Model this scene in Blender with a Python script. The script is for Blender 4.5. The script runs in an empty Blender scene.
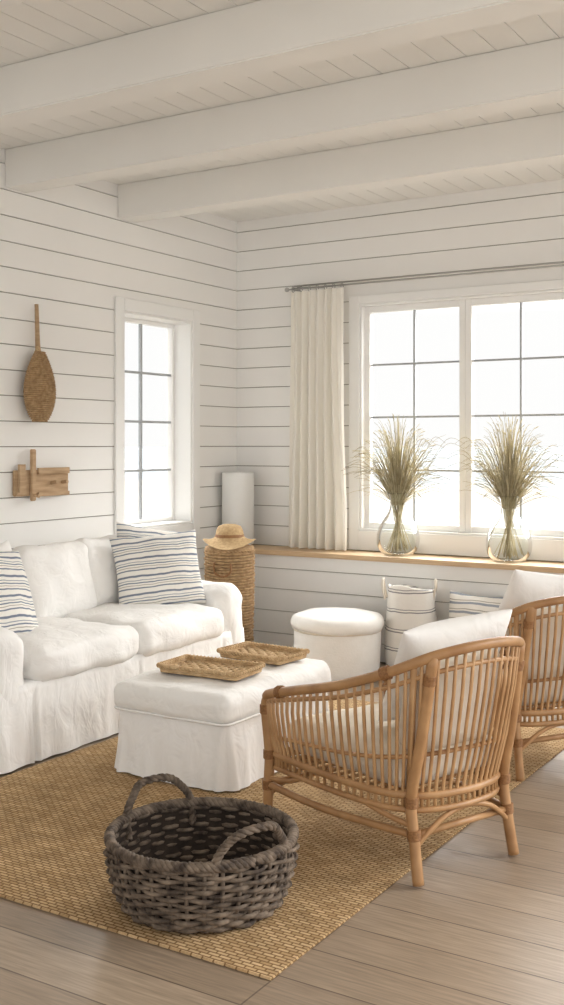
import bpy, bmesh, math, random
from mathutils import Vector, Matrix, noise
random.seed(4)
S=bpy.context.scene
PI=math.pi
def lin(r,g,b):
    f=lambda c:(c/255/12.92) if c/255<=.04045 else ((c/255+.055)/1.055)**2.4
    return (f(r),f(g),f(b),1)
# ---------------------------------------------------------------- materials
def base_mat(name):
    m=bpy.data.materials.new(name); m.use_nodes=True
    nt=m.node_tree; return m,nt,nt.nodes['Principled BSDF']
def N(nt,t,**kw):
    n=nt.nodes.new(t)
    for k,v in kw.items(): setattr(n,k,v)
    return n
def mat(name,c1,c2=None,rough=.7,scale=6,bump=0,bscale=60,spec=.3,stretch=(1,1,1),bstretch=None,dist=.01,metal=0,detail=4):
    m,nt,b=base_mat(name)
    c2=c2 or c1
    tc=N(nt,'ShaderNodeTexCoord'); mp=N(nt,'ShaderNodeMapping'); mp.inputs['Scale'].default_value=stretch
    nt.links.new(tc.outputs['Object'],mp.inputs[0])
    nz=N(nt,'ShaderNodeTexNoise'); nz.inputs['Scale'].default_value=scale; nz.inputs['Detail'].default_value=detail
    nt.links.new(mp.outputs[0],nz.inputs['Vector'])
    cr_=N(nt,'ShaderNodeValToRGB'); cr_.color_ramp.elements[0].position=.32; cr_.color_ramp.elements[1].position=.68
    cr_.color_ramp.elements[0].color=c1; cr_.color_ramp.elements[1].color=c2
    nt.links.new(nz.outputs[0],cr_.inputs[0]); nt.links.new(cr_.outputs[0],b.inputs['Base Color'])
    b.inputs['Roughness'].default_value=rough; b.inputs['Specular IOR Level'].default_value=spec; b.inputs['Metallic'].default_value=metal
    if bump:
        mp2=N(nt,'ShaderNodeMapping'); mp2.inputs['Scale'].default_value=bstretch or (1,1,1)
        nt.links.new(tc.outputs['Object'],mp2.inputs[0])
        n2=N(nt,'ShaderNodeTexNoise'); n2.inputs['Scale'].default_value=bscale; n2.inputs['Detail'].default_value=3; n2.inputs['Distortion'].default_value=.6
        nt.links.new(mp2.outputs[0],n2.inputs['Vector'])
        bp=N(nt,'ShaderNodeBump'); bp.inputs['Strength'].default_value=bump; bp.inputs['Distance'].default_value=dist
        nt.links.new(n2.outputs[0],bp.inputs['Height']); nt.links.new(bp.outputs[0],b.inputs['Normal'])
    return m
def stripe_mat(name,axis,period,stops,base,rough=.9,wob=.006,bump=.3):
    m,nt,b=base_mat(name)
    tc=N(nt,'ShaderNodeTexCoord'); sx=N(nt,'ShaderNodeSeparateXYZ'); nt.links.new(tc.outputs['Object'],sx.inputs[0])
    nz=N(nt,'ShaderNodeTexNoise'); nz.inputs['Scale'].default_value=7; nt.links.new(tc.outputs['Object'],nz.inputs['Vector'])
    ma=N(nt,'ShaderNodeMath',operation='MULTIPLY_ADD'); ma.inputs[1].default_value=wob*4; nt.links.new(nz.outputs[0],ma.inputs[0]); nt.links.new(sx.outputs[axis],ma.inputs[2])
    dv=N(nt,'ShaderNodeMath',operation='DIVIDE'); dv.inputs[1].default_value=period; nt.links.new(ma.outputs[0],dv.inputs[0])
    fr=N(nt,'ShaderNodeMath',operation='FRACT'); nt.links.new(dv.outputs[0],fr.inputs[0])
    r=N(nt,'ShaderNodeValToRGB'); r.color_ramp.interpolation='CONSTANT'
    e=r.color_ramp.elements; e[0].position=0; e[0].color=base; e[1].position=stops[0][0]; e[1].color=stops[0][1]
    for p,c in stops[1:]:
        k=e.new(p); k.color=c
    nt.links.new(fr.outputs[0],r.inputs[0]); nt.links.new(r.outputs[0],b.inputs['Base Color'])
    b.inputs['Roughness'].default_value=rough; b.inputs['Specular IOR Level'].default_value=.1
    n2=N(nt,'ShaderNodeTexNoise'); n2.inputs['Scale'].default_value=14; nt.links.new(tc.outputs['Object'],n2.inputs['Vector'])
    bp=N(nt,'ShaderNodeBump'); bp.inputs['Strength'].default_value=bump; bp.inputs['Distance'].default_value=.02
    nt.links.new(n2.outputs[0],bp.inputs['Height']); nt.links.new(bp.outputs[0],b.inputs['Normal'])
    return m
def brick_mat(name,ca,cb,mortar,bw,rh,ms,grain_stretch,rough=.5,spec=.3,bump=.1,rot=0,off=.37,gdark=.75,gscale=6):
    m,nt,b=base_mat(name)
    tc=N(nt,'ShaderNodeTexCoord'); mp=N(nt,'ShaderNodeMapping'); mp.inputs['Rotation'].default_value=(0,0,rot)
    nt.links.new(tc.outputs['Object'],mp.inputs[0])
    br=N(nt,'ShaderNodeTexBrick'); br.offset=off; br.offset_frequency=2
    br.inputs['Scale'].default_value=1; br.inputs['Brick Width'].default_value=bw; br.inputs['Row Height'].default_value=rh
    br.inputs['Mortar Size'].default_value=ms; br.inputs['Mortar Smooth'].default_value=.2; br.inputs['Bias'].default_value=0
    br.inputs['Color1'].default_value=ca; br.inputs['Color2'].default_value=cb; br.inputs['Mortar'].default_value=mortar
    nt.links.new(mp.outputs[0],br.inputs['Vector'])
    m2=N(nt,'ShaderNodeMapping'); m2.inputs['Scale'].default_value=grain_stretch; nt.links.new(mp.outputs[0],m2.inputs[0])
    nz=N(nt,'ShaderNodeTexNoise'); nz.inputs['Scale'].default_value=gscale; nz.inputs['Detail'].default_value=8; nz.inputs['Distortion'].default_value=.5; nt.links.new(m2.outputs[0],nz.inputs['Vector'])
    rp=N(nt,'ShaderNodeValToRGB'); rp.color_ramp.elements[0].color=(gdark,gdark,gdark,1); rp.color_ramp.elements[0].position=.3; rp.color_ramp.elements[1].position=.7
    nt.links.new(nz.outputs[0],rp.inputs[0])
    mx=N(nt,'ShaderNodeMix',data_type='RGBA',blend_type='MULTIPLY'); mx.inputs[0].default_value=1
    nt.links.new(br.outputs[0],mx.inputs[6]); nt.links.new(rp.outputs[0],mx.inputs[7]); nt.links.new(mx.outputs[2],b.inputs['Base Color'])
    bp=N(nt,'ShaderNodeBump'); bp.inputs['Strength'].default_value=bump; bp.inputs['Distance'].default_value=.01; bp.invert=True
    nt.links.new(br.outputs[1],bp.inputs['Height']); nt.links.new(bp.outputs[0],b.inputs['Normal'])
    b.inputs['Roughness'].default_value=rough; b.inputs['Specular IOR Level'].default_value=spec
    return m
M_wall=mat('wall_paint',lin(238,236,232),lin(242,240,236),rough=.55,scale=1.5)
M_gap=mat('shiplap_shadow_gap',lin(150,143,132),rough=.9)
M_ceil=mat('ceiling_paint',lin(236,234,229),lin(240,238,233),rough=.6,scale=2)
M_trim=mat('trim_paint',lin(241,240,237),rough=.4)
M_muntin_backlit=mat('muntin_backlit_grey',lin(170,173,175),rough=.4)  # muntins: backlit shade put into the base colour as grey
M_oak=mat('oak_ledge',lin(198,168,132),lin(216,188,152),rough=.5,scale=5,stretch=(1,14,14))
M_floor=brick_mat('oak_floor',lin(170,151,130),lin(153,134,114),lin(106,90,76),1.9,.19,.003,(1,18,1),rough=.42,spec=.35,gdark=.66)
M_rug=brick_mat('jute_weave',lin(220,190,148),lin(186,154,113),lin(142,112,78),.040,.016,.003,(1,1,1),rough=.95,spec=.05,bump=1,off=.5,gdark=.78,gscale=9)
M_linen=mat('white_slipcover',lin(240,238,235),lin(244,242,239),rough=.95,spec=.08,scale=3,bump=.5,bscale=8,dist=.03,bstretch=(1.3,1.3,.8))
M_linen2=mat('white_cushion_linen',lin(240,238,234),lin(244,242,239),rough=.95,spec=.08,scale=3,bump=.4,bscale=11,dist=.025)
M_seat=mat('natural_linen',lin(222,211,194),lin(230,220,205),rough=.95,spec=.05,bump=.4,bscale=14,dist=.02)
M_rattan=mat('rattan_cane',lin(152,111,72),lin(184,143,99),rough=.42,scale=9,spec=.4)
M_rattan_l=mat('rattan_slat',lin(168,128,86),lin(198,158,114),rough=.45,scale=9,spec=.4)
M_wrap=mat('rattan_binding',lin(130,90,56),lin(158,116,76),rough=.5,scale=120)
M_wick=mat('dark_willow',lin(56,46,39),lin(132,116,100),rough=.75,scale=24,bump=.4,bscale=120,dist=.004)
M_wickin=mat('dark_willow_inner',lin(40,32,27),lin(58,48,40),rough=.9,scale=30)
M_tan=mat('seagrass',lin(186,154,114),lin(216,188,148),rough=.8,scale=30)
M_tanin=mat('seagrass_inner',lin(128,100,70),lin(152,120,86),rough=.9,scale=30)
M_hyac=mat('hyacinth_weave',lin(150,120,86),lin(186,155,116),rough=.85,scale=40)
M_straw=mat('straw_hat',lin(178,148,108),lin(202,174,132),rough=.85,scale=60,bump=.5,bscale=150,dist=.004)
M_wood=mat('driftwood',lin(170,141,108),lin(196,167,134),rough=.75,scale=6,stretch=(1,1,8),bump=.2,bscale=30)
M_metal=mat('brushed_nickel',lin(178,176,172),rough=.35,metal=.5)
M_grass=mat('dried_grass',lin(184,174,140),lin(220,210,180),rough=.9,scale=20)
M_grassd=mat('dried_grass_dark',lin(146,134,102),lin(182,168,134),rough=.9,scale=20)
M_pouf=mat('boucle',lin(239,236,230),lin(243,240,235),rough=1,spec=.05,scale=20,bump=.3,bscale=90,dist=.006)
M_sand=mat('beach_sand',(.125,.115,.10,1),(.108,.099,.086,1),rough=1,scale=.3)
navy=lin(122,131,146); nv2=lin(156,162,171); tp=lin(176,169,158); crm=lin(236,232,225)
M_stripe=stripe_mat('striped_ticking',2,.105,[(.12,navy),(.19,crm),(.29,tp),(.33,crm),(.42,navy),(.48,crm),(.57,nv2),(.61,crm),(.76,navy),(.87,crm)],crm)
M_stripe2=stripe_mat('striped_canvas',2,.125,[(.45,lin(136,133,135)),(.51,crm),(.60,lin(136,133,135)),(.64,crm)],crm)
M_stripe3=stripe_mat('striped_blue_grey',2,.06,[(.30,nv2),(.55,crm),(.70,tp),(.80,crm)],crm)
def cloth_trans(name,c,f):
    m,nt,b=base_mat(name); b.inputs['Base Color'].default_value=c; b.inputs['Roughness'].default_value=.95; b.inputs['Specular IOR Level'].default_value=.05
    t=N(nt,'ShaderNodeBsdfTranslucent'); t.inputs[0].default_value=c
    mx=N(nt,'ShaderNodeMixShader'); mx.inputs[0].default_value=f
    nt.links.new(b.outputs[0],mx.inputs[1]); nt.links.new(t.outputs[0],mx.inputs[2]); nt.links.new(mx.outputs[0],nt.nodes['Material Output'].inputs[0]); return m
M_curt=cloth_trans('curtain_linen',lin(252,248,239),.32)
M_shade=cloth_trans('paper_shade',lin(249,248,245),.25)
def glass_thin(name,edge=.25,tint=(1,1,1,1)):
    m,nt,b=base_mat(name); nt.nodes.remove(b)
    t=N(nt,'ShaderNodeBsdfTransparent'); t.inputs[0].default_value=tint
    g=N(nt,'ShaderNodeBsdfGlossy'); g.inputs['Roughness'].default_value=.03
    lw=N(nt,'ShaderNodeLayerWeight'); lw.inputs[0].default_value=edge
    mx=N(nt,'ShaderNodeMixShader'); nt.links.new(lw.outputs['Fresnel'],mx.inputs[0])
    nt.links.new(t.outputs[0],mx.inputs[1]); nt.links.new(g.outputs[0],mx.inputs[2]); nt.links.new(mx.outputs[0],nt.nodes['Material Output'].inputs[0]); return m
M_pane=glass_thin('window_glass',.06)
M_vase=glass_thin('vase_glass',.16,(.955,.97,.965,1))
# ---------------------------------------------------------------- geometry helpers
def empty(name,loc=(0,0,0),rz=0):
    e=bpy.data.objects.new(name,None); e.empty_display_size=.1; e.location=loc; e.rotation_euler=(0,0,rz); S.collection.objects.link(e); return e
def obj(name,bm,mats,parent=None,loc=(0,0,0),rot=(0,0,0),smooth=True):
    me=bpy.data.meshes.new(name)
    bmesh.ops.recalc_face_normals(bm,faces=bm.faces)
    bm.to_mesh(me); bm.free()
    if not isinstance(mats,(list,tuple)): mats=[mats]
    for m in mats: me.materials.append(m)
    if smooth:
        me.polygons.foreach_set('use_smooth',[True]*len(me.polygons))
    o=bpy.data.objects.new(name,me); o.location=loc; o.rotation_euler=rot
    S.collection.objects.link(o)
    if parent: o.parent=parent
    return o
def box(bm,x0,x1,y0,y1,z0,z1,mi=0):
    v=[bm.verts.new(p) for p in [(x0,y0,z0),(x1,y0,z0),(x1,y1,z0),(x0,y1,z0),(x0,y0,z1),(x1,y0,z1),(x1,y1,z1),(x0,y1,z1)]]
    for q in [(0,3,2,1),(4,5,6,7),(0,1,5,4),(1,2,6,5),(2,3,7,6),(3,0,4,7)]:
        f=bm.faces.new([v[i] for i in q]); f.material_index=mi
def boxo(name,x0,x1,y0,y1,z0,z1,m,parent=None,bev=.003):
    bm=bmesh.new(); box(bm,x0,x1,y0,y1,z0,z1)
    if bev: bmesh.ops.bevel(bm,geom=bm.edges[:],offset=bev,segments=2,affect='EDGES')
    return obj(name,bm,m,parent,smooth=False)
def cr(pts,n=8,closed=False):
    P=[Vector(p) for p in pts]; out=[]; L=len(P)
    rng=L if closed else L-1
    for i in range(rng):
        if closed: a,b,c,d=P[(i-1)%L],P[i],P[(i+1)%L],P[(i+2)%L]
        else: a=P[max(i-1,0)];b=P[i];c=P[i+1];d=P[min(i+2,L-1)]
        for k in range(n):
            t=k/n
            out.append(.5*((2*b)+(c-a)*t+(2*a-5*b+4*c-d)*t*t+(3*b-a-3*c+d)*t**3))
    if not closed: out.append(P[-1])
    return out
def tube(bm,pts,r,seg=8,closed=False,mi=0):
    P=[Vector(p) for p in pts]; n=len(P)
    if n<2: return
    T=[]
    for i in range(n):
        if closed: t=P[(i+1)%n]-P[i-1]
        else: t=P[min(i+1,n-1)]-P[max(i-1,0)]
        T.append(t.normalized() if t.length>1e-9 else Vector((0,0,1)))
    a=Vector((0,0,1)) if abs(T[0].z)<.9 else Vector((1,0,0))
    nr=(a-T[0]*a.dot(T[0])).normalized(); rings=[]
    for i in range(n):
        nr=(nr-T[i]*nr.dot(T[i]))
        nr=nr.normalized() if nr.length>1e-6 else T[i].orthogonal().normalized()
        bn=T[i].cross(nr); ri=r[i] if isinstance(r,(list,tuple)) else r
        rings.append([bm.verts.new(P[i]+nr*(ri*math.cos(2*PI*k/seg))+bn*(ri*math.sin(2*PI*k/seg))) for k in range(seg)])
    for i in range(n if closed else n-1):
        A=rings[i];B=rings[(i+1)%n]
        for k in range(seg):
            f=bm.faces.new([A[k],A[(k+1)%seg],B[(k+1)%seg],B[k]]); f.material_index=mi
    if not closed:
        f=bm.faces.new(rings[0]); f.material_index=mi
        f=bm.faces.new(rings[-1]); f.material_index=mi
def lathe(bm,prof,seg=40,mi=0,c=(0,0),sx=1,sy=1,fn=None,capb=False,capt=False):
    rings=[]
    for (r,z) in prof:
        ring=[]
        for k in range(seg):
            a=2*PI*k/seg
            p=Vector((c[0]+r*sx*math.cos(a),c[1]+r*sy*math.sin(a),z))
            if fn: p=fn(p,a)
            ring.append(bm.verts.new(p))
        rings.append(ring)
    for i in range(len(rings)-1):
        for k in range(seg):
            f=bm.faces.new([rings[i][k],rings[i][(k+1)%seg],rings[i+1][(k+1)%seg],rings[i+1][k]]); f.material_index=mi
    if capb: bm.faces.new(rings[0]).material_index=mi
    if capt: bm.faces.new(rings[-1]).material_index=mi
def rbox(dx,dy,dz,r,puff=0,wr=0,wf=5,n=16,seed=0,puffb=0,puffs=0):
    bm=bmesh.new(); bmesh.ops.create_cube(bm,size=2)
    bmesh.ops.subdivide_edges(bm,edges=bm.edges[:],cuts=n,use_grid_fill=True)
    h=Vector((dx/2,dy/2,dz/2))
    for v in bm.verts:
        p=Vector([math.sin(c*PI/2)*hh for c,hh in zip(v.co,h)])
        inn=Vector([max(-(hh-r),min(hh-r,c)) for c,hh in zip(p,h)])
        d=p-inn
        if d.length>1e-7: p=inn+d.normalized()*r
        w=max(0,1-(p.x/h.x)**2)*max(0,1-(p.y/h.y)**2)
        if p.z>0: p.z+=puff*w*(p.z/h.z)
        else: p.z+=puffb*w*(p.z/h.z)
        if puffs:
            wz=max(0,1-(p.z/h.z)**2)
            p.x+=puffs*wz*(p.x/h.x)*max(0,1-(p.y/h.y)**2); p.y+=puffs*wz*(p.y/h.y)*max(0,1-(p.x/h.x)**2)
        if wr:
            q=p*wf+Vector((seed*7.3,seed*3.1,seed))
            p=p+noise.noise_vector(q)*wr+noise.noise_vector(q*2.7)*wr*.4
        v.co=p
    return bm
def pillow(name,w,h,t,m,parent,loc,rot,seed=0,n=26):
    bm=bmesh.new()
    for s in (1,-1):
        g=[]
        for i in range(n+1):
            row=[]
            for j in range(n+1):
                u=math.sin((i/n*2-1)*PI/2); v=math.sin((j/n*2-1)*PI/2)
                x=w/2*u*(1-.07*(1-v*v)); z=h/2*v*(1-.07*(1-u*u))
                th=t/2*(max(0,(1-u*u))*max(0,(1-v*v)))**.42
                q=Vector((x*6+seed*5,z*6,seed+s*3))
                edge=min(1,(1-abs(u))*4)*min(1,(1-abs(v))*4)
                y=s*(th+noise.noise(q)*.020*edge+noise.noise(q*2.4)*.008*edge)
                row.append(bm.verts.new((x,y,z)))
            g.append(row)
        for i in range(n):
            for j in range(n): bm.faces.new([g[i][j],g[i+1][j],g[i+1][j+1],g[i][j+1]])
    bmesh.ops.remove_doubles(bm,verts=bm.verts[:],dist=.0004)
    return obj(name,bm,m,parent,loc,rot)
def skirt(bm,x0,x1,y0,y1,zt,zb,flare=.02,amp=.008,freq=7,rc=.05,seed=0,pleats=(),rows=10):
    pts=[]
    def arc(cx,cy,a0):
        for k in range(9):
            a=a0+PI/2*k/8; pts.append((cx+rc*math.cos(a),cy+rc*math.sin(a),math.cos(a),math.sin(a),True))
    def line(ax,ay,bx,by,nx,ny):
        L=math.hypot(bx-ax,by-ay); k=max(2,int(L/.012))
        for i in range(1,k): pts.append((ax+(bx-ax)*i/k,ay+(by-ay)*i/k,nx,ny,False))
    arc(x1-rc,y0+rc,-PI/2); line(x1,y0+rc,x1,y1-rc,1,0); arc(x1-rc,y1-rc,0); line(x1-rc,y1,x0+rc,y1,0,1)
    arc(x0+rc,y1-rc,PI/2); line(x0,y1-rc,x0,y0+rc,-1,0); arc(x0+rc,y0+rc,PI); line(x0+rc,y0,x1-rc,y0,0,-1)
    rings=[]
    for j in range(rows+1):
        v=j/rows; z=zt+(zb-zt)*v; ring=[]
        for (x,y,nx,ny,c) in pts:
            q=Vector((x*freq+seed,y*freq,seed+v*.6))
            o=flare*v+amp*v**.7*(noise.noise(q)*2.0+.8*noise.noise(q*2.3))
            for (px,py,w,dp) in pleats:
                d=math.hypot(x-px,y-py)
                if d<w*3: o+=-dp*math.exp(-(d/w)**2)*min(1,v*2+.15)+dp*.6*math.exp(-((d-w*2)/w)**2)*v
            zz=z+(.006*noise.noise(Vector((x*9,y*9,seed))) if j==rows else 0)
            ring.append(bm.verts.new((x+nx*o,y+ny*o,max(zz,.003))))
        rings.append(ring)
    n=len(pts)
    for j in range(rows):
        for k in range(n): bm.faces.new([rings[j][k],rings[j][(k+1)%n],rings[j+1][(k+1)%n],rings[j+1][k]])
    bm.faces.new(rings[0])
# ---------------------------------------------------------------- room
H=3.235; BZ=3.01
def strips(bm,z0,z1,u0,u1,ops,f):
    cuts=sorted({z0,z1}|{z for o in ops for z in (o[2],o[3]) if z0<z<z1})
    for a,b in zip(cuts,cuts[1:]):
        m=(a+b)/2; iv=[(u0,u1)]
        for o in ops:
            if o[2]<m<o[3]:
                nv=[]
                for (p,q) in iv:
                    if o[0]>p: nv.append((p,min(q,o[0])))
                    if o[1]<q: nv.append((max(p,o[1]),q))
                iv=nv
        for p,q in iv:
            if q-p>1e-4: f(bm,p,q,a,b)
PITCH=.151
def wall(name,u0,u1,ops,place,h=H,z_off=0.):
    bm=bmesh.new()
    z=z_off
    while z<h:
        strips(bm,z+.003,min(z+PITCH-.003,h),u0,u1,ops,lambda bm,p,q,a,b:place(bm,p,q,a,b,0,.012,0))
        z+=PITCH
    strips(bm,0,h,u0,u1,ops,lambda bm,p,q,a,b:place(bm,p,q,a,b,.0125,.2,1))
    return obj(name,bm,[M_wall,M_gap],smooth=False)
LW=(-1.37,-.60,.93,2.40)      # left window opening (y0,y1,z0,z1)
BW=(1.08,3.46,.88,2.52)       # back window opening
wall('wall_back',-.2,6.6,[BW],lambda bm,p,q,a,b,d0,d1,mi:box(bm,p,q,d0,d1,a,b,mi),z_off=-.02)
wall('wall_left',-9.5,-.0005,[LW],lambda bm,p,q,a,b,d0,d1,mi:box(bm,-d1,-d0,p,q,a,b,mi),z_off=-.02)
boxo('floor',-.2,6.6,-9.5,.2,-.1,0,M_floor,bev=0)
bm=bmesh.new(); x=-.2
while x<6.6:
    box(bm,x+.002,x+.138,-9.5,.2,H,H+.014,0); x+=.14
box(bm,-.2,6.6,-9.5,.2,H+.0142,H+.12,1)
obj('ceiling',bm,[M_ceil,M_gap],smooth=False)
for i,yb in enumerate([-1.42,-2.43,-3.43,-4.46,-5.5,-6.6]):
    boxo('ceiling_beam' if i==0 else 'ceiling_beam.%03d'%i,0.0005,6.6,yb,yb+.17,BZ,H-.0005,M_ceil,bev=.006)
boxo('baseboard_left',.0005,.018,-9.5,-.35,.0,.13,M_trim)
# window seat ledge
led=empty('window_ledge')
LD=-.30
bm=bmesh.new()
for a,b in [(.012,.13),(.136,.292),(.298,.452),(.458,.60),(.606,.70)]:
    box(bm,.02,6.6,LD,LD+.014,a,b,0)
box(bm,.02,6.6,LD+.0145,-.001,.001,.70,1)
obj('front_panelling',bm,[M_wall,M_gap],led,smooth=False)
boxo('oak_top',.003,6.6,LD-.03,-.001,.701,.735,M_oak,led,bev=.006)
def window(name,place,u0,u1,z0,z1,cas,panes,rows,cols,dep,sashd,frame=.05,munt=.018,casb=None,cast=None,cap=True):
    e=empty(name)
    def part(n,items,m,bev=.003):
        bm=bmesh.new()
        for it in items: place(bm,*it)
        if bev: bmesh.ops.bevel(bm,geom=bm.edges[:],offset=bev,segments=1,affect='EDGES')
        return obj(n,bm,m,e,smooth=False)
    cb=cas if casb is None else casb; ct=cas if cast is None else cast
    part('casing',[(u0-cas,u0,-.022,-.0005,z0-cb,z1+ct),(u1,u1+cas,-.022,-.0005,z0-cb,z1+ct),(u0,u1,-.022,-.0005,z1,z1+ct),(u0,u1,-.022,-.0005,z0-cb,z0)],M_trim)
    part('jamb_reveal',[(u0+.0005,u0+.016,-.01,dep,z0,z1),(u1-.016,u1-.0005,-.01,dep,z0,z1),(u0+.016,u1-.016,-.01,dep,z1-.016,z1-.0005),(u0+.016,u1-.016,-.01,dep,z0+.0005,z0+.016)],M_trim)
    fr=[];mu=[];gl=[]
    for (a,b) in panes:
        fr+=[(a-frame,a,sashd,sashd+.05,z0+.016,z1-.016),(b,b+frame,sashd,sashd+.05,z0+.016,z1-.016),(a,b,sashd,sashd+.05,z0+.016,z0+.016+frame),(a,b,sashd,sashd+.05,z1-.016-frame,z1-.016)]
        zz0=z0+.016+frame; zz1=z1-.016-frame
        for c in range(1,cols):
            m=a+(b-a)*c/cols; mu.append((m-munt/2,m+munt/2,sashd+.012,sashd+.034,zz0,zz1))
        for r in range(1,rows):
            m=zz0+(zz1-zz0)*r/rows; mu.append((a,b,sashd+.0125,sashd+.0335,m-munt/2,m+munt/2))
        gl.append((a+.001,b-.001,sashd+.021,sashd+.025,zz0+.001,zz1-.001))
    part('sash_frame',fr,M_trim); part('muntins',mu,M_muntin_backlit,0); part('glass_panes',gl,M_pane,0)
    return e
pb=lambda bm,u0,u1,d0,d1,z0,z1:box(bm,u0,u1,d0,d1,z0,z1)
pl=lambda bm,u0,u1,d0,d1,z0,z1:box(bm,-d1,-d0,u0,u1,z0,z1)
window('window_1',pb,*BW,.085,[(1.135,1.828),(1.918,2.611),(2.701,3.394)],4,2,.10,.04,frame=.0445,munt=.013,casb=.14,cast=.06)
window('window_2',pl,*LW,.085,[(-1.325,-.645)],4,2,.19,.135,frame=.028,munt=.016)
# curtain + rod
rod=empty('curtain_rod')
for k,(yy,zz) in enumerate([(-.105,2.655),(-.05,2.685)]):
    bm=bmesh.new(); tube(bm,[(.53,yy,zz),(2,yy,zz),(3.9,yy,zz)],.0065,10); obj('rod_bar_%d'%(k+1),bm,M_metal,rod)
bm=bmesh.new()
for xx in (.52,3.9): lathe(bm,[(.001,-.02),(.014,-.012),(.018,0),(.014,.012),(.001,.02)],14,fn=lambda p,a,xx=xx:Vector((xx+p.z,-.105+p.x,2.655+p.y)))
obj('finials',bm,M_metal,rod)
bm=bmesh.new()
for xx in (.56,3.0,3.85):
    tube(bm,[(xx,-.0005,2.655),(xx,-.105,2.655)],.006,8); box(bm,xx-.012,xx+.012,-.006,-.0005,2.625,2.70)
obj('brackets',bm,M_metal,rod)
def curtain(name,x0,x1,zt,zb,folds):
    e=empty(name); bm=bmesh.new(); nu=folds*14; nv=30; g=[]
    for j in range(nv+1):
        v=j/nv; row=[]
        for i in range(nu+1):
            u=i/nu
            am=.018+.030*v; xx=x0+(x1-x0)*u
            xx=(x0+x1)/2+(xx-(x0+x1)/2)*(.88+.22*abs(v-.2)+.02*math.sin(v*9))
            ph=2*PI*folds*u+1.5*noise.noise(Vector((u*4,v*1.5,2)))
            y=-.112+am*(.75+.6*noise.noise(Vector((u*6,0,4))))*math.sin(ph)+.012*noise.noise(Vector((u*9,v*3,7)))*v
            row.append(bm.verts.new((xx,y,zt+(zb-zt)*v)))
        g.append(row)
    for j in range(nv):
        for i in range(nu): bm.faces.new([g[j][i],g[j][i+1],g[j+1][i+1],g[j+1][i]])
    obj('linen_panel',bm,M_curt,e)
    bm=bmesh.new()
    for k in range(folds):
        xx=x0+(x1-x0)*(k+.5)/folds
        tube(bm,[(xx,-.105+.019*math.cos(a),2.655-.004+.019*math.sin(a)) for a in [2*PI*q/16 for q in range(16)]],.0035,6,True)
    obj('curtain_rings',bm,M_metal,e); return e
curtain('curtain',.54,1.02,2.635,.742,7)
# ---------------------------------------------------------------- outside
bm=bmesh.new(); box(bm,-60,300,.6,65,-1.6,-1.5); box(bm,-60,-.6,-200,.6,-1.6,-1.5); obj('beach_ground',bm,M_sand,smooth=False)
m,nt,b=base_mat('sea_water')
tc=N(nt,'ShaderNodeTexCoord'); mp=N(nt,'ShaderNodeMapping'); mp.inputs['Scale'].default_value=(.02,.12,1); nt.links.new(tc.outputs['Object'],mp.inputs[0])
nz=N(nt,'ShaderNodeTexNoise'); nz.inputs['Scale'].default_value=1; nt.links.new(mp.outputs[0],nz.inputs['Vector'])
r_=N(nt,'ShaderNodeValToRGB'); r_.color_ramp.elements[0].color=(.088,.099,.107,1); r_.color_ramp.elements[1].color=(.108,.118,.125,1); nt.links.new(nz.outputs[0],r_.inputs[0]); nt.links.new(r_.outputs[0],b.inputs['Base Color'])
b.inputs['Roughness'].default_value=.9; b.inputs['Specular IOR Level'].default_value=.05
bm=bmesh.new(); box(bm,-900,900,65,1500,-1.7,-1.55); box(bm,-900,-60,-600,65,-1.7,-1.55); obj('sea',bm,m,smooth=False)
# ---------------------------------------------------------------- rug
bm=bmesh.new(); box(bm,1.09,3.10,-4.41,-1.35,.0005,.0085)
bmesh.ops.bevel(bm,geom=bm.edges[:],offset=.003,segments=2,affect='EDGES')
obj('jute_rug',bm,M_rug,smooth=False)
RZ=.009
# ---------------------------------------------------------------- sofa
sofa=empty('slipcovered_sofa',(.55,-2.465,0))
X0,X1,Y0,Y1=-.49,.49,-1.035,1.035
bm=bmesh.new(); skirt(bm,X0,X1,Y0,Y1,.38,.010,flare=.02,amp=.014,freq=7,rc=.05,seed=3,pleats=[(.49,-.78,.012,.02),(.49,.78,.012,.02),(.49,0,.012,.014)])
obj('skirted_base',bm,M_linen,sofa)
for k,yy in enumerate((-.915,.915)):
    bm=rbox(1.0,.25,.44,.105,puff=.012,wr=.014,wf=6,seed=k+1,n=22); obj('arm_%d'%(k+1),bm,M_linen,sofa,(0,yy,.43))
bm=rbox(.24,2.02,.58,.09,wr=.012,seed=5,n=22); obj('back_frame',bm,M_linen,sofa,(-.375,0,.545))
for k,yy in enumerate((-.39,.39)):
    bm=rbox(.80,.765,.18,.065,puff=.03,wr=.016,wf=7,seed=8+k,n=24,puffs=.01); obj('seat_cushion_%d'%(k+1),bm,M_linen2,sofa,(.125,yy,.450))
for k,(yy,w) in enumerate([(-.51,.58),(.05,.56),(.50,.50)]):
    bm=rbox(w,.44,.17,.075,puff=.045,puffb=.02,wr=.020,wf=7,seed=12+k,n=22)
    o=obj('back_cushion_%d'%(k+1),bm,M_linen2,sofa,(-.185,yy,.715),(math.radians(90-14),0,math.radians(90)))
def pil(name,loc,w,h,t,m,face,tilt,roll=0,seed=0,parent=None):
    R=Matrix.Rotation(face+PI/2,3,'Z')@Matrix.Rotation(-tilt,3,'X')@Matrix.Rotation(roll,3,'Y')
    return pillow(name,w,h,t,m,parent,loc,R.to_euler(),seed)
rd=math.radians
pil('striped_pillow_1',(.14,-.68,.755),.52,.48,.17,M_stripe,rd(10),rd(22),rd(6),1,sofa)
pil('striped_pillow_2',(.13,.62,.745),.54,.46,.17,M_stripe,rd(-38),rd(18),rd(-4),2,sofa)
pil('striped_pillow_3',(-.01,.74,.77),.50,.46,.15,M_stripe,rd(-30),rd(16),rd(10),3,sofa)
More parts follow.
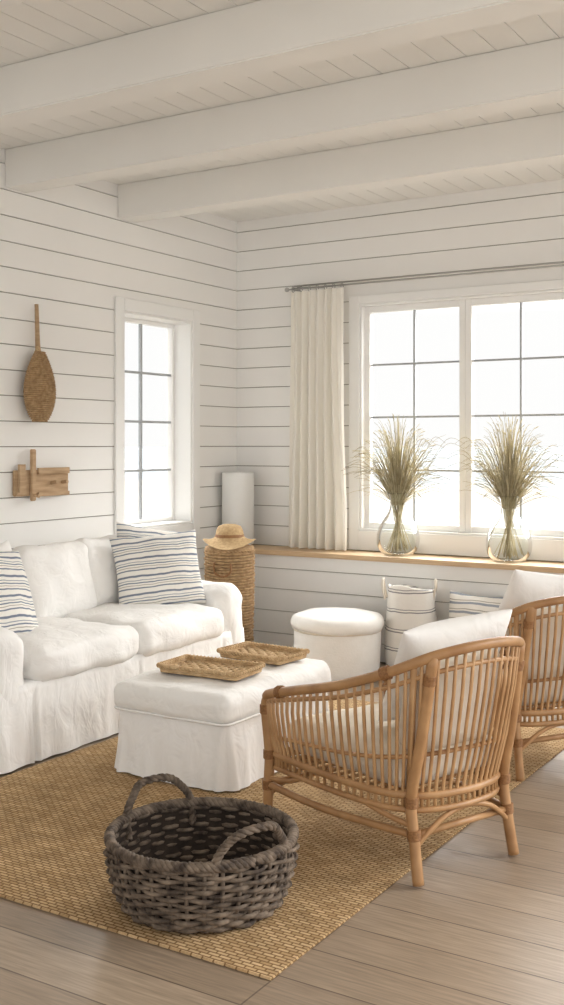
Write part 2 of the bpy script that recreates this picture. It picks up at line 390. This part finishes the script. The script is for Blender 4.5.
pil('white_pillow',(-.06,-.50,.74),.50,.46,.16,M_linen2,rd(15),rd(14),rd(-6),4,sofa)
# ---------------------------------------------------------------- ottoman
ot=empty('slipcovered_ottoman',(1.77,-2.70,RZ))
ax,ay=.305,.45
pl_=[(s*ax,t*ay,.016,.022) for s in (-1,1) for t in (-1,1)]
bm=bmesh.new(); skirt(bm,-ax,ax,-ay,ay,.31,.006,flare=.035,amp=.015,freq=8,rc=.03,seed=9,pleats=pl_+[(ax,0,.012,.012)]); obj('skirt',bm,M_linen,ot)
bm=rbox(.65,.94,.145,.055,puff=.010,wr=.012,wf=7,seed=21,n=24,puffs=.012); obj('top_cushion',bm,M_linen2,ot,(0,0,.342))
bm=bmesh.new()
a,b2,r=.322,.468,.05; pts=[]
for cx,cy,a0 in [(a-r,b2-r,0),(-a+r,b2-r,PI/2),(-a+r,-b2+r,PI),(a-r,-b2+r,3*PI/2)]:
    for k in range(7): pts.append((cx+r*math.cos(a0+PI/2*k/6),cy+r*math.sin(a0+PI/2*k/6),.290))
tube(bm,pts,.006,6,True)
obj('piping',bm,M_linen,ot)
def tray(name,loc,L,W,rz):
    e=empty(name,loc,rz); bm=bmesh.new()
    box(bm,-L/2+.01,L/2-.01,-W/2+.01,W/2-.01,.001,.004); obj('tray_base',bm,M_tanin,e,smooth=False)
    bm=bmesh.new()
    # open basket weave: warp canes and weft canes passing over and under
    kx=int(L/.030); ky=int(W/.030)
    for i in range(kx):
        x=-L/2+.018+i*(L-.036)/(kx-1); m_=ky*2+1
        tube(bm,[(x,y,.011+.004*math.cos(PI*(j/2+i))) for j,y in enumerate([-W/2+.012+q*(W-.024)/(m_-1) for q in range(m_)])],.0062,5)
    for i in range(ky):
        y=-W/2+.018+i*(W-.036)/(ky-1); m_=kx*2+1
        tube(bm,[(x,y,.011-.004*math.cos(PI*(j/2+i))) for j,x in enumerate([-L/2+.012+q*(L-.024)/(m_-1) for q in range(m_)])],.0062,5)
    def rect(L,W,z,r=.02):
        p=[]
        for cx,cy,a0 in [(L/2-r,W/2-r,0),(-L/2+r,W/2-r,PI/2),(-L/2+r,-W/2+r,PI),(L/2-r,-W/2+r,3*PI/2)]:
            for q in range(6): p.append((cx+r*math.cos(a0+PI/2*q/5),cy+r*math.sin(a0+PI/2*q/5),z))
        return p
    for q in range(3): tube(bm,rect(L-.012+.004*q,W-.012+.004*q,.008+.009*q),.0048,6,True)
    tube(bm,rect(L+.004,W+.004,.034),.0075,8,True)
    P=rect(L+.004,W+.004,.034)
    for i in range(len(P)):
        A=Vector(P[i]);B=Vector(P[(i+1)%len(P)]); n=max(1,int((B-A).length/.020))
        for q in range(n):
            c=A.lerp(B,q/n); d=(B-A).normalized(); s=Vector((-d.y,d.x,0))
            tube(bm,[c+s*.009*math.cos(t)+Vector((0,0,.009*math.sin(t)))+d*.006*(t/PI) for t in [2*PI*w/8 for w in range(8)]],.003,4,True)
    obj('woven_rim',bm,M_tan,e); return e
tray('woven_tray',(1.775,-2.84,.428+RZ),.43,.25,rd(3))
tray('woven_tray.001',(1.795,-2.42,.428+RZ),.38,.25,rd(-4))
# ---------------------------------------------------------------- rattan armchair
def armchair(name,loc,rz,seed=0):
    e=empty(name,loc,rz)
    half=[(.40,.32,.50),(.37,.328,.525),(.18,.335,.575),(-.05,.335,.635),(-.27,.295,.715),(-.41,.20,.785)]
    rail=half+[(-.455,0,.81)]+[(x,-y,z) for x,y,z in reversed(half)]
    lh=[(.37,.30,.285),(.34,.302,.285),(.18,.305,.285),(-.05,.295,.285),(-.23,.255,.285),(-.325,.165,.285)]
    low=lh+[(-.355,0,.285)]+[(x,-y,z) for x,y,z in reversed(lh)]
    RP=cr(rail,16); LP=cr(low,16); n=len(RP)-1
    bm=bmesh.new()
    tube(bm,RP,.0185,10)
    tube(bm,LP,.015,10)
    tube(bm,[a*.88+b*.12 for a,b in zip(RP,LP)],.009,8)
    tube(bm,[a*.30+b*.70 for a,b in zip(RP,LP)],.008,8)
    tube(bm,[(.37,.30,.285),(.385,0,.285),(.37,-.30,.285)],.016,10)
    tube(bm,[(p.x,p.y,p.z-.05) for p in LP],.012,8); tube(bm,[(.375,.30,.235),(.39,0,.235),(.375,-.30,.235)],.012,8)
    for s in (1,-1):
        tube(bm,cr([(.395,.318*s,.505),(.408,.320*s,.46),(.395,.312*s,.285),(.398,.315*s,.15),(.40,.32*s,.0)],6),.020,10)
        tube(bm,cr([(-.40,.215*s,.78),(-.355,.225*s,.5),(-.31,.230*s,.285),(-.325,.232*s,.15),(-.352,.238*s,.0)],6),.020,10)
        tube(bm,[RP[int(n*(.5+.12*s))],LP[int(n*(.5+.12*s))]],.012,8)
        tube(bm,cr([(.40,.315*s,.165),(.05,.31*s,.16),(-.325,.232*s,.16)],6),.014,8)
        tube(bm,cr([(.40,.315*s,.19),(.28,.31*s,.205),(.20,.305*s,.235)],6),.010,8)
        tube(bm,cr([(-.32,.235*s,.19),(-.22,.265*s,.21),(-.12,.285*s,.235)],6),.010,8)
    tube(bm,[(.40,.315,.165),(.40,-.315,.165)],.013,8); tube(bm,[(-.325,.232,.16),(-.325,-.232,.16)],.013,8)
    tube(bm,cr([(-.33,.232,.12),(-.345,.12,.2),(-.345,0,.225),(-.345,-.12,.2),(-.33,-.232,.12)],6),.010,8)
    tube(bm,cr([(.40,.315,.12),(.40,.14,.2),(.40,0,.22),(.40,-.14,.2),(.40,-.315,.12)],6),.010,8)
    obj('cane_frame',bm,M_rattan,e)
    bm=bmesh.new()
    K=72
    for i in range(1,K):
        f=i/K*n; a=int(f); t=f-a
        A=RP[a].lerp(RP[min(a+1,n)],t); B=LP[a].lerp(LP[min(a+1,n)],t)
        mid=(A+B)/2; out=Vector((mid.x,mid.y,0)).normalized()*.012
        tube(bm,[A,A.lerp(B,.3)+out*.8,A.lerp(B,.65)+out*.8,B,B-Vector((0,0,.05))],.0066,6)
    for i in range(13):
        x=-.28+.05*i; w=.235+.07*min(1,(x+.28)/.3); tube(bm,[(x,w,.29),(x,-w,.29)],.007,6)
    obj('cane_spindles',bm,M_rattan_l,e)
    bm=bmesh.new()
    def wrap(p,d,L=.035,r=.022):
        p=Vector(p);d=Vector(d).normalized()
        a=d.orthogonal().normalized(); b=d.cross(a); turns=7
        tube(bm,[p+d*(L*(t/(turns*8)-.5))+a*r*math.cos(t*PI/4)+b*r*math.sin(t*PI/4) for t in range(turns*8)],.0032,5)
    for s in (1,-1):
        wrap((.395,.312*s,.285),(0,0,1)); wrap((.398,.315*s,.165),(0,0,1)); wrap((.407,.320*s,.46),(0,0,1)); wrap((-.311,.230*s,.27),(0,0,1)); wrap((-.324,.232*s,.162),(.1,0,1))
        wrap((-.385,.218*s,.70),(-.2,0,1)); wrap((.30,.331*s,.545),(1,0,-.2)); wrap(RP[int(n*(.5+.17*s))],RP[int(n*(.5+.17*s))+1]-RP[int(n*(.5+.17*s))])
    obj('cane_bindings',bm,M_wrap,e)
    bm=rbox(.66,.54,.12,.05,puff=.03,wr=.008,seed=30+seed,n=18)
    for v in bm.verts: v.co.y*=(1-.10*max(0,-v.co.x)/.34)
    obj('seat_cushion',bm,M_seat,e,(.04,0,.36))
    bm=rbox(.42,.34,.11,.05,puff=.03,wr=.012,seed=33+seed,n=16)
    o=obj('back_cushion',bm,M_seat,e,(-.27,0,.58),(rd(90-14),0,rd(90)))
    return e
ch=armchair('rattan_armchair',(2.940,-3.255,RZ),rd(158)); ch.scale=(1.02,1.0,1.0)
pil('white_pillow',(-.17,-.07,.675),.46,.46,.19,M_linen2,rd(-8),rd(34),rd(8),41,ch)
ch2=armchair('rattan_armchair',(2.925,-1.93,RZ),rd(147),3)
pil('white_pillow',(-.15,-.02,.70),.46,.44,.17,M_linen2,rd(-4),rd(26),rd(-8),42,ch2)
pil('striped_floor_cushion',(2.15,-.455,.285),.40,.54,.20,M_stripe3,rd(-80),rd(12),rd(3),43)
# ---------------------------------------------------------------- woven baskets
def weave(bm,prof,z0,z1,rows,stakes,wr,amp,jit=0,sx=1,sy=1,seg=6,seed=0,mi=0):
    rnd=random.Random(seed)
    for k in range(rows):
        z=z0+(z1-z0)*k/(rows-1); n=stakes*3; pts=[]
        jr=rnd.uniform(-1,1)*jit
        for i in range(n):
            a=2*PI*i/n
            r=prof(z)+amp*math.cos(stakes/2*a+PI*k)+jr
            zz=z+jit*1.2*noise.noise(Vector((math.cos(a)*2.5,math.sin(a)*2.5,k*1.7+seed)))
            pts.append((r*sx*math.cos(a),r*sy*math.sin(a),zz))
        tube(bm,pts,wr*(1+rnd.uniform(-.15,.15)),seg,True,mi)
def stakes_(bm,prof,z0,z1,n,r):
    for i in range(n):
        a=2*PI*(i)/n
        tube(bm,[(prof(z)*math.cos(a),prof(z)*math.sin(a),z) for z in [z0+(z1-z0)*q/8 for q in range(9)]],r,5)
def twist(bm,path,R,r,turns,strands=2,closed=False,seg=6):
    P=[Vector(p) for p in path]; n=len(P)
    for s in range(strands):
        out=[]; nr=None
        for i in range(n):
            t=(P[(i+1)%n]-P[i-1]) if closed else (P[min(i+1,n-1)]-P[max(i-1,0)]); t.normalize()
            if nr is None: nr=t.orthogonal().normalized()
            nr=(nr-t*nr.dot(t)).normalized(); b=t.cross(nr); a=2*PI*turns*i/n+2*PI*s/strands
            out.append(P[i]+nr*R*math.cos(a)+b*R*math.sin(a))
        tube(bm,out,r,seg,closed)
bk=empty('dark_wicker_basket',(2.63,-4.09,RZ),rd(-21))
pf=lambda z:.246+.056*math.sin(min(1,z/.23)*PI*.62)
bm=bmesh.new()
weave(bm,pf,.014,.207,14,34,.0078,.010,.004,seed=5)
obj('woven_wall',bm,M_wick,bk)
bm=bmesh.new(); stakes_(bm,pf,.01,.225,34,.007)
ring=[(pf(.22)*math.cos(2*PI*i/160),pf(.22)*math.sin(2*PI*i/160),.222) for i in range(160)]
twist(bm,ring,.010,.0095,26,4,True)
ring=[(pf(.0)*math.cos(2*PI*i/120),pf(.0)*math.sin(2*PI*i/120),.014) for i in range(120)]
twist(bm,ring,.007,.006,20,2,True)
for s in (1,-1):
    R=pf(.22)
    pts=cr([(s*(R-.01)*math.cos(.46),(R-.01)*math.sin(.46),.15),(s*R*math.cos(.44),R*math.sin(.44),.235),(s*(R+.0)*math.cos(.33),R*math.sin(.33),.285),(s*(R+.005),0.05,.318),(s*(R+.005),-.05,.318),(s*(R+.0)*math.cos(.33),-R*math.sin(.33),.285),(s*R*math.cos(.44),-R*math.sin(.44),.235),(s*(R-.01)*math.cos(.46),-(R-.01)*math.sin(.46),.15)],10)
    twist(bm,pts,.0075,.0075,9,3)
obj('rim_and_handles',bm,M_wick,bk)
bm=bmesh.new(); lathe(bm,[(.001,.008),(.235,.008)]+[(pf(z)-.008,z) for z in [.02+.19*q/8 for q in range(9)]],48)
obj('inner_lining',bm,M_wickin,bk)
# tall hamper with straw hat
hp=empty('woven_hamper',(.48,-.80,0))
pf2=lambda z:.150+.012*min(1,z/.6)
bm=bmesh.new(); weave(bm,pf2,.012,.76,38,28,.0100,.006,.0015,seed=2,seg=5); twist(bm,[(pf2(.8)*math.cos(2*PI*i/90),pf2(.8)*math.sin(2*PI*i/90),.778) for i in range(90)],.006,.009,20,2,True)
obj('woven_body',bm,M_hyac,hp)
bm=bmesh.new(); weave(bm,lambda z:.160-(z-.79)*2.5,.792,.815,4,28,.0085,.005,.001,seed=3,seg=5)
lathe(bm,[(.168,.788),(.168,.800),(.14,.806),(.07,.815),(.001,.820)],40); obj('woven_lid',bm,M_hyac,hp)
bm=bmesh.new(); lathe(bm,[(.001,.01)]+[(pf2(z)-.004,z) for z in (.01,.3,.6,.785)]+[(.001,.786)],32); obj('inner_shell',bm,M_tanin,hp)
bm=bmesh.new()
twist(bm,cr([(.10,-.135+.0,.70),(.115,-.16,.64),(.06,-.175,.61),(.0,-.18,.64),(-.01,-.17,.70)],8),.004,.005,10,2)
obj('rope_handle',bm,M_wrap,hp)
ht=empty('straw_sun_hat',(.48,-.80,.824),0)
bm=bmesh.new()
def hatf(p,a):
    q=Vector(p); rr=math.hypot(p.x,p.y)
    if rr>.085: q.z+=.022*math.sin(2*a+.6)*((rr-.085)/.075)
    return q
lathe(bm,[(.185,-.002),(.15,.006),(.12,.020),(.105,.034),(.098,.05),(.092,.085),(.078,.115),(.045,.128),(.001,.130)],48,fn=hatf)
obj('brim_and_crown',bm,M_straw,ht)
bm=bmesh.new(); lathe(bm,[(.103,.040),(.0985,.06)],48); obj('hat_band',bm,M_wrap,ht)
# cylinder lamp on the ledge
lp=empty('cylinder_table_lamp',(.145,-.20,.7355))
bm=bmesh.new(); lathe(bm,[(.118,.02),(.121,.024),(.121,.556),(.118,.56),(.115,.556),(.115,.024),(.118,.02)],56); obj('paper_shade',bm,M_shade,lp)
bm=bmesh.new(); lathe(bm,[(.001,.0),(.10,.0),(.10,.02),(.02,.025),(.012,.04),(.012,.5),(.001,.5)],32); obj('lamp_base',bm,M_trim,lp)
bm=bmesh.new(); box(bm,-.115,.115,-.003,.003,.545,.55); box(bm,-.003,.003,-.115,.115,.545,.55); obj('shade_spider',bm,M_metal,lp,smooth=False)
# pouf
pf_=empty('boucle_pouf',(1.325,-.79,0))
def wob(p,a): return p+noise.noise_vector(p*6)*.010
bm=bmesh.new(); lathe(bm,[(.001,.003),(.25,.004),(.272,.02),(.28,.06),(.281,.18),(.282,.28),(.278,.31)],64,fn=wob); obj('drum_body',bm,M_pouf,pf_)
bm=bmesh.new(); lathe(bm,[(.27,.305),(.292,.312),(.303,.335),(.304,.36),(.294,.385),(.27,.402),(.20,.415),(.10,.422),(.001,.424)],64,fn=wob); obj('top_cushion',bm,M_pouf,pf_)
bm=bmesh.new(); tube(bm,[(.286*math.cos(2*PI*i/64),.286*math.sin(2*PI*i/64),.308) for i in range(64)],.006,6,True); obj('seam_piping',bm,M_seat,pf_)
# striped fabric bag
sb=empty('striped_fabric_basket',(1.70,-.495,0),rd(20))
def slouch(p,a):
    q=Vector(p); k=min(1,max(0,(q.z-.2)/.35)); q+=noise.noise_vector(p*7)*.020*(.3+k); q.x+=.02*k; q.z-=.05*k*(.5+.5*math.cos(a-1)); return q
bm=bmesh.new()
lathe(bm,[(.001,.006),(.13,.006),(.152,.03),(.165,.12),(.170,.25),(.168,.38),(.162,.50),(.157,.585),(.152,.595),(.146,.585),(.15,.50),(.156,.3),(.14,.06),(.001,.05)],64,fn=slouch); obj('fabric_body',bm,M_stripe2,sb)
bm=bmesh.new()
for s in (1,-1): tube(bm,cr([(s*.155,-.05,.49),(s*.172,-.045,.58),(s*.17,0,.62),(s*.172,.045,.58),(s*.155,.05,.49)],6),.008,8)
obj('strap_handles',bm,M_seat,sb)
# ---------------------------------------------------------------- vases with grasses
def vase(name,loc,seed):
    e=empty(name,loc,0); rnd=random.Random(seed+5)
    bm=bmesh.new()
    pr=[(.001,.006),(.06,.004),(.100,.008),(.138,.05),(.149,.115),(.138,.18),(.108,.24),(.076,.285),(.058,.325),(.055,.36),(.061,.40),(.070,.425),(.072,.43)]
    pr=[(p.x,p.z) for p in cr([(r,0,z) for r,z in pr],4)]
    lathe(bm,pr,56); obj('glass_body',bm,M_vase,e)
    bm=bmesh.new(); tube(bm,[(.072*math.cos(2*PI*i/48),.072*math.sin(2*PI*i/48),.43) for i in range(48)],.003,6,True); lathe(bm,[(.001,.003),(.075,.003),(.096,.009),(.07,.014),(.001,.016)],40); obj('glass_lip_and_foot',bm,M_vase,e)
    bm=bmesh.new(); bd=bmesh.new()
    for i in range(430):
        a=rnd.uniform(0,2*PI); k=rnd.random()**.6; sp=k*rnd.uniform(.20,.36); hh=rnd.uniform(.66,1.0)-.24*k*k
        n0=.044*math.sqrt(rnd.random())
        droop=rnd.uniform(0,.06)*k; yy=.38
        low=[]
        if i%7==0:
            a0=a+PI+rnd.uniform(-.5,.5); r0=rnd.uniform(.01,.10); low=[(r0*math.cos(a0),r0*math.sin(a0),.02+rnd.uniform(0,.03))]
        p=low+[(n0*math.cos(a),n0*math.sin(a),.35),
           (sp*.42*math.cos(a),sp*.42*math.sin(a)*yy,.35+(hh-.35)*.5),(sp*.85*math.cos(a),sp*.85*math.sin(a)*yy,.35+(hh-.35)*.88),(sp*1.2*math.cos(a),sp*1.2*math.sin(a)*yy,hh-droop)]
        P=cr(p,4); L=len(P)
        tube(bm if i%3 else bd,P,[.0022-.0015*(q/L) for q in range(L)],4)
        if i%6==1:
            q=P[-4:]; tube(bm,q,[.0012,.0034,.0034,.001],5)
    for i in range(44):
        a=rnd.uniform(0,2*PI); sp=rnd.uniform(.30,.46); hh=rnd.uniform(.55,.82); yy=.35
        P=cr([(.02*math.cos(a),.02*math.sin(a),.35),(sp*.4*math.cos(a),sp*.4*math.sin(a)*yy,.54),(sp*.8*math.cos(a),sp*.8*math.sin(a)*yy,hh),(sp*1.1*math.cos(a),sp*1.1*math.sin(a)*yy,hh-.03)],5)
        tube(bd,P,[.0022-.0014*(q/len(P)) for q in range(len(P))],4)
    obj('grass_blades',bm,M_grass,e); obj('grass_stems',bd,M_grassd,e); return e
vase('grass_vase',(1.46,-.165,.7355),0)
vase('grass_vase',(2.26,-.165,.7355),2)
# ---------------------------------------------------------------- wall decor
ws=empty('woven_wall_scoop',(.02,-2.21,0))
bm=bmesh.new()
def pw(z):
    t=(z-1.64)/.42; t=min(1,max(0,t)); return .124*math.sin(PI*min(1,t*.90+.05))**.58*(1-.38*t*t) + .006
for k in range(34):
    z=1.645+.41*k/33; n=60
    tube(bm,[(.048+(pw(z)*.38+.003*math.cos(9*a+PI*k))*math.cos(a),(pw(z)+.003*math.cos(9*a+PI*k))*math.sin(a),z) for a in [2*PI*i/n for i in range(n)]],.0066,5,True)
obj('woven_bowl',bm,M_hyac,ws)
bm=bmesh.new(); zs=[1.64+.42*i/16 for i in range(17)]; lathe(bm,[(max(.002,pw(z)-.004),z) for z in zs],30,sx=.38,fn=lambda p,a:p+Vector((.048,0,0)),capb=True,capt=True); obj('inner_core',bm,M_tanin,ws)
bm=bmesh.new(); tube(bm,[(.035,0.0,2.0),(.03,.0,2.1),(.03,-.01,2.345)],[.018,.015,.012],10); obj('handle_stick',bm,M_wood,ws)
bm=bmesh.new(); twist(bm,[(.032,.0,2.04+.002*i) for i in range(26)],.016,.004,6,1); obj('handle_binding',bm,M_tan,ws)
wr_=empty('wooden_wall_rack',(.0,-2.15,0))
bm=bmesh.new(); box(bm,.003,.035,-.225,.225,1.195,1.350); bmesh.ops.bevel(bm,geom=bm.edges[:],offset=.006,segments=2,affect='EDGES'); obj('back_plank',bm,M_wood,wr_,smooth=False)
bm=bmesh.new(); box(bm,.036,.056,-.115,-.075,1.165,1.475); bmesh.ops.bevel(bm,geom=bm.edges[:],offset=.005,segments=2,affect='EDGES'); obj('upright_batten',bm,M_wood,wr_,smooth=False)
bm=bmesh.new(); box(bm,.036,.056,-.21,-.165,1.22,1.385); box(bm,.036,.052,-.05,.215,1.325,1.362); box(bm,.036,.052,-.05,.215,1.19,1.215)
tube(bm,[(.04,.07,1.27),(.085,.07,1.275)],.011,10); tube(bm,[(.04,.16,1.27),(.085,.16,1.275)],.011,10); tube(bm,[(.055,-.095,1.2),(.095,-.095,1.195)],.010,10)
obj('pegs_and_battens',bm,M_wood,wr_,smooth=False)
# ---------------------------------------------------------------- world
w=bpy.data.worlds.new('overcast_sky'); S.world=w; w.use_nodes=True; nt=w.node_tree; bg=nt.nodes['Background']
def mrange(src,a,b,c,d):
    n=N(nt,'ShaderNodeMapRange'); n.inputs[1].default_value=a; n.inputs[2].default_value=b; n.inputs[3].default_value=c; n.inputs[4].default_value=d
    nt.links.new(src,n.inputs[0]); return n.outputs[0]
tc=N(nt,'ShaderNodeTexCoord'); sx=N(nt,'ShaderNodeSeparateXYZ'); nt.links.new(tc.outputs['Generated'],sx.inputs[0])
dt=N(nt,'ShaderNodeVectorMath',operation='DOT_PRODUCT'); dt.inputs[1].default_value=(-.2,.98,0); nt.links.new(tc.outputs['Generated'],dt.inputs[0])
base=mrange(dt.outputs['Value'],-.6,.5,1.50,1.0)
el=mrange(sx.outputs[2],.12,.40,0,19.0); fr=mrange(dt.outputs['Value'],-.1,.4,0,1)
mu=N(nt,'ShaderNodeMath',operation='MULTIPLY'); nt.links.new(el,mu.inputs[0]); nt.links.new(fr,mu.inputs[1])
ad=N(nt,'ShaderNodeMath',operation='ADD'); nt.links.new(base,ad.inputs[0]); nt.links.new(mu.outputs[0],ad.inputs[1]); nt.links.new(ad.outputs[0],bg.inputs[1])
bg.inputs[0].default_value=(.995,.995,.985,1)
# ---------------------------------------------------------------- camera
cd=bpy.data.cameras.new('camera'); cam=bpy.data.objects.new('camera',cd); S.collection.objects.link(cam); S.camera=cam
cam.location=(4.712,-6.963,1.5); cam.rotation_euler=(PI/2,0,rd(31.7))
cd.sensor_fit='VERTICAL'; cd.sensor_height=36; cd.lens=36*1080/1005; cd.shift_y=-57.5/1005; cd.clip_end=3000
S.view_settings.view_transform='Standard'; S.view_settings.look='None'; S.view_settings.exposure=0
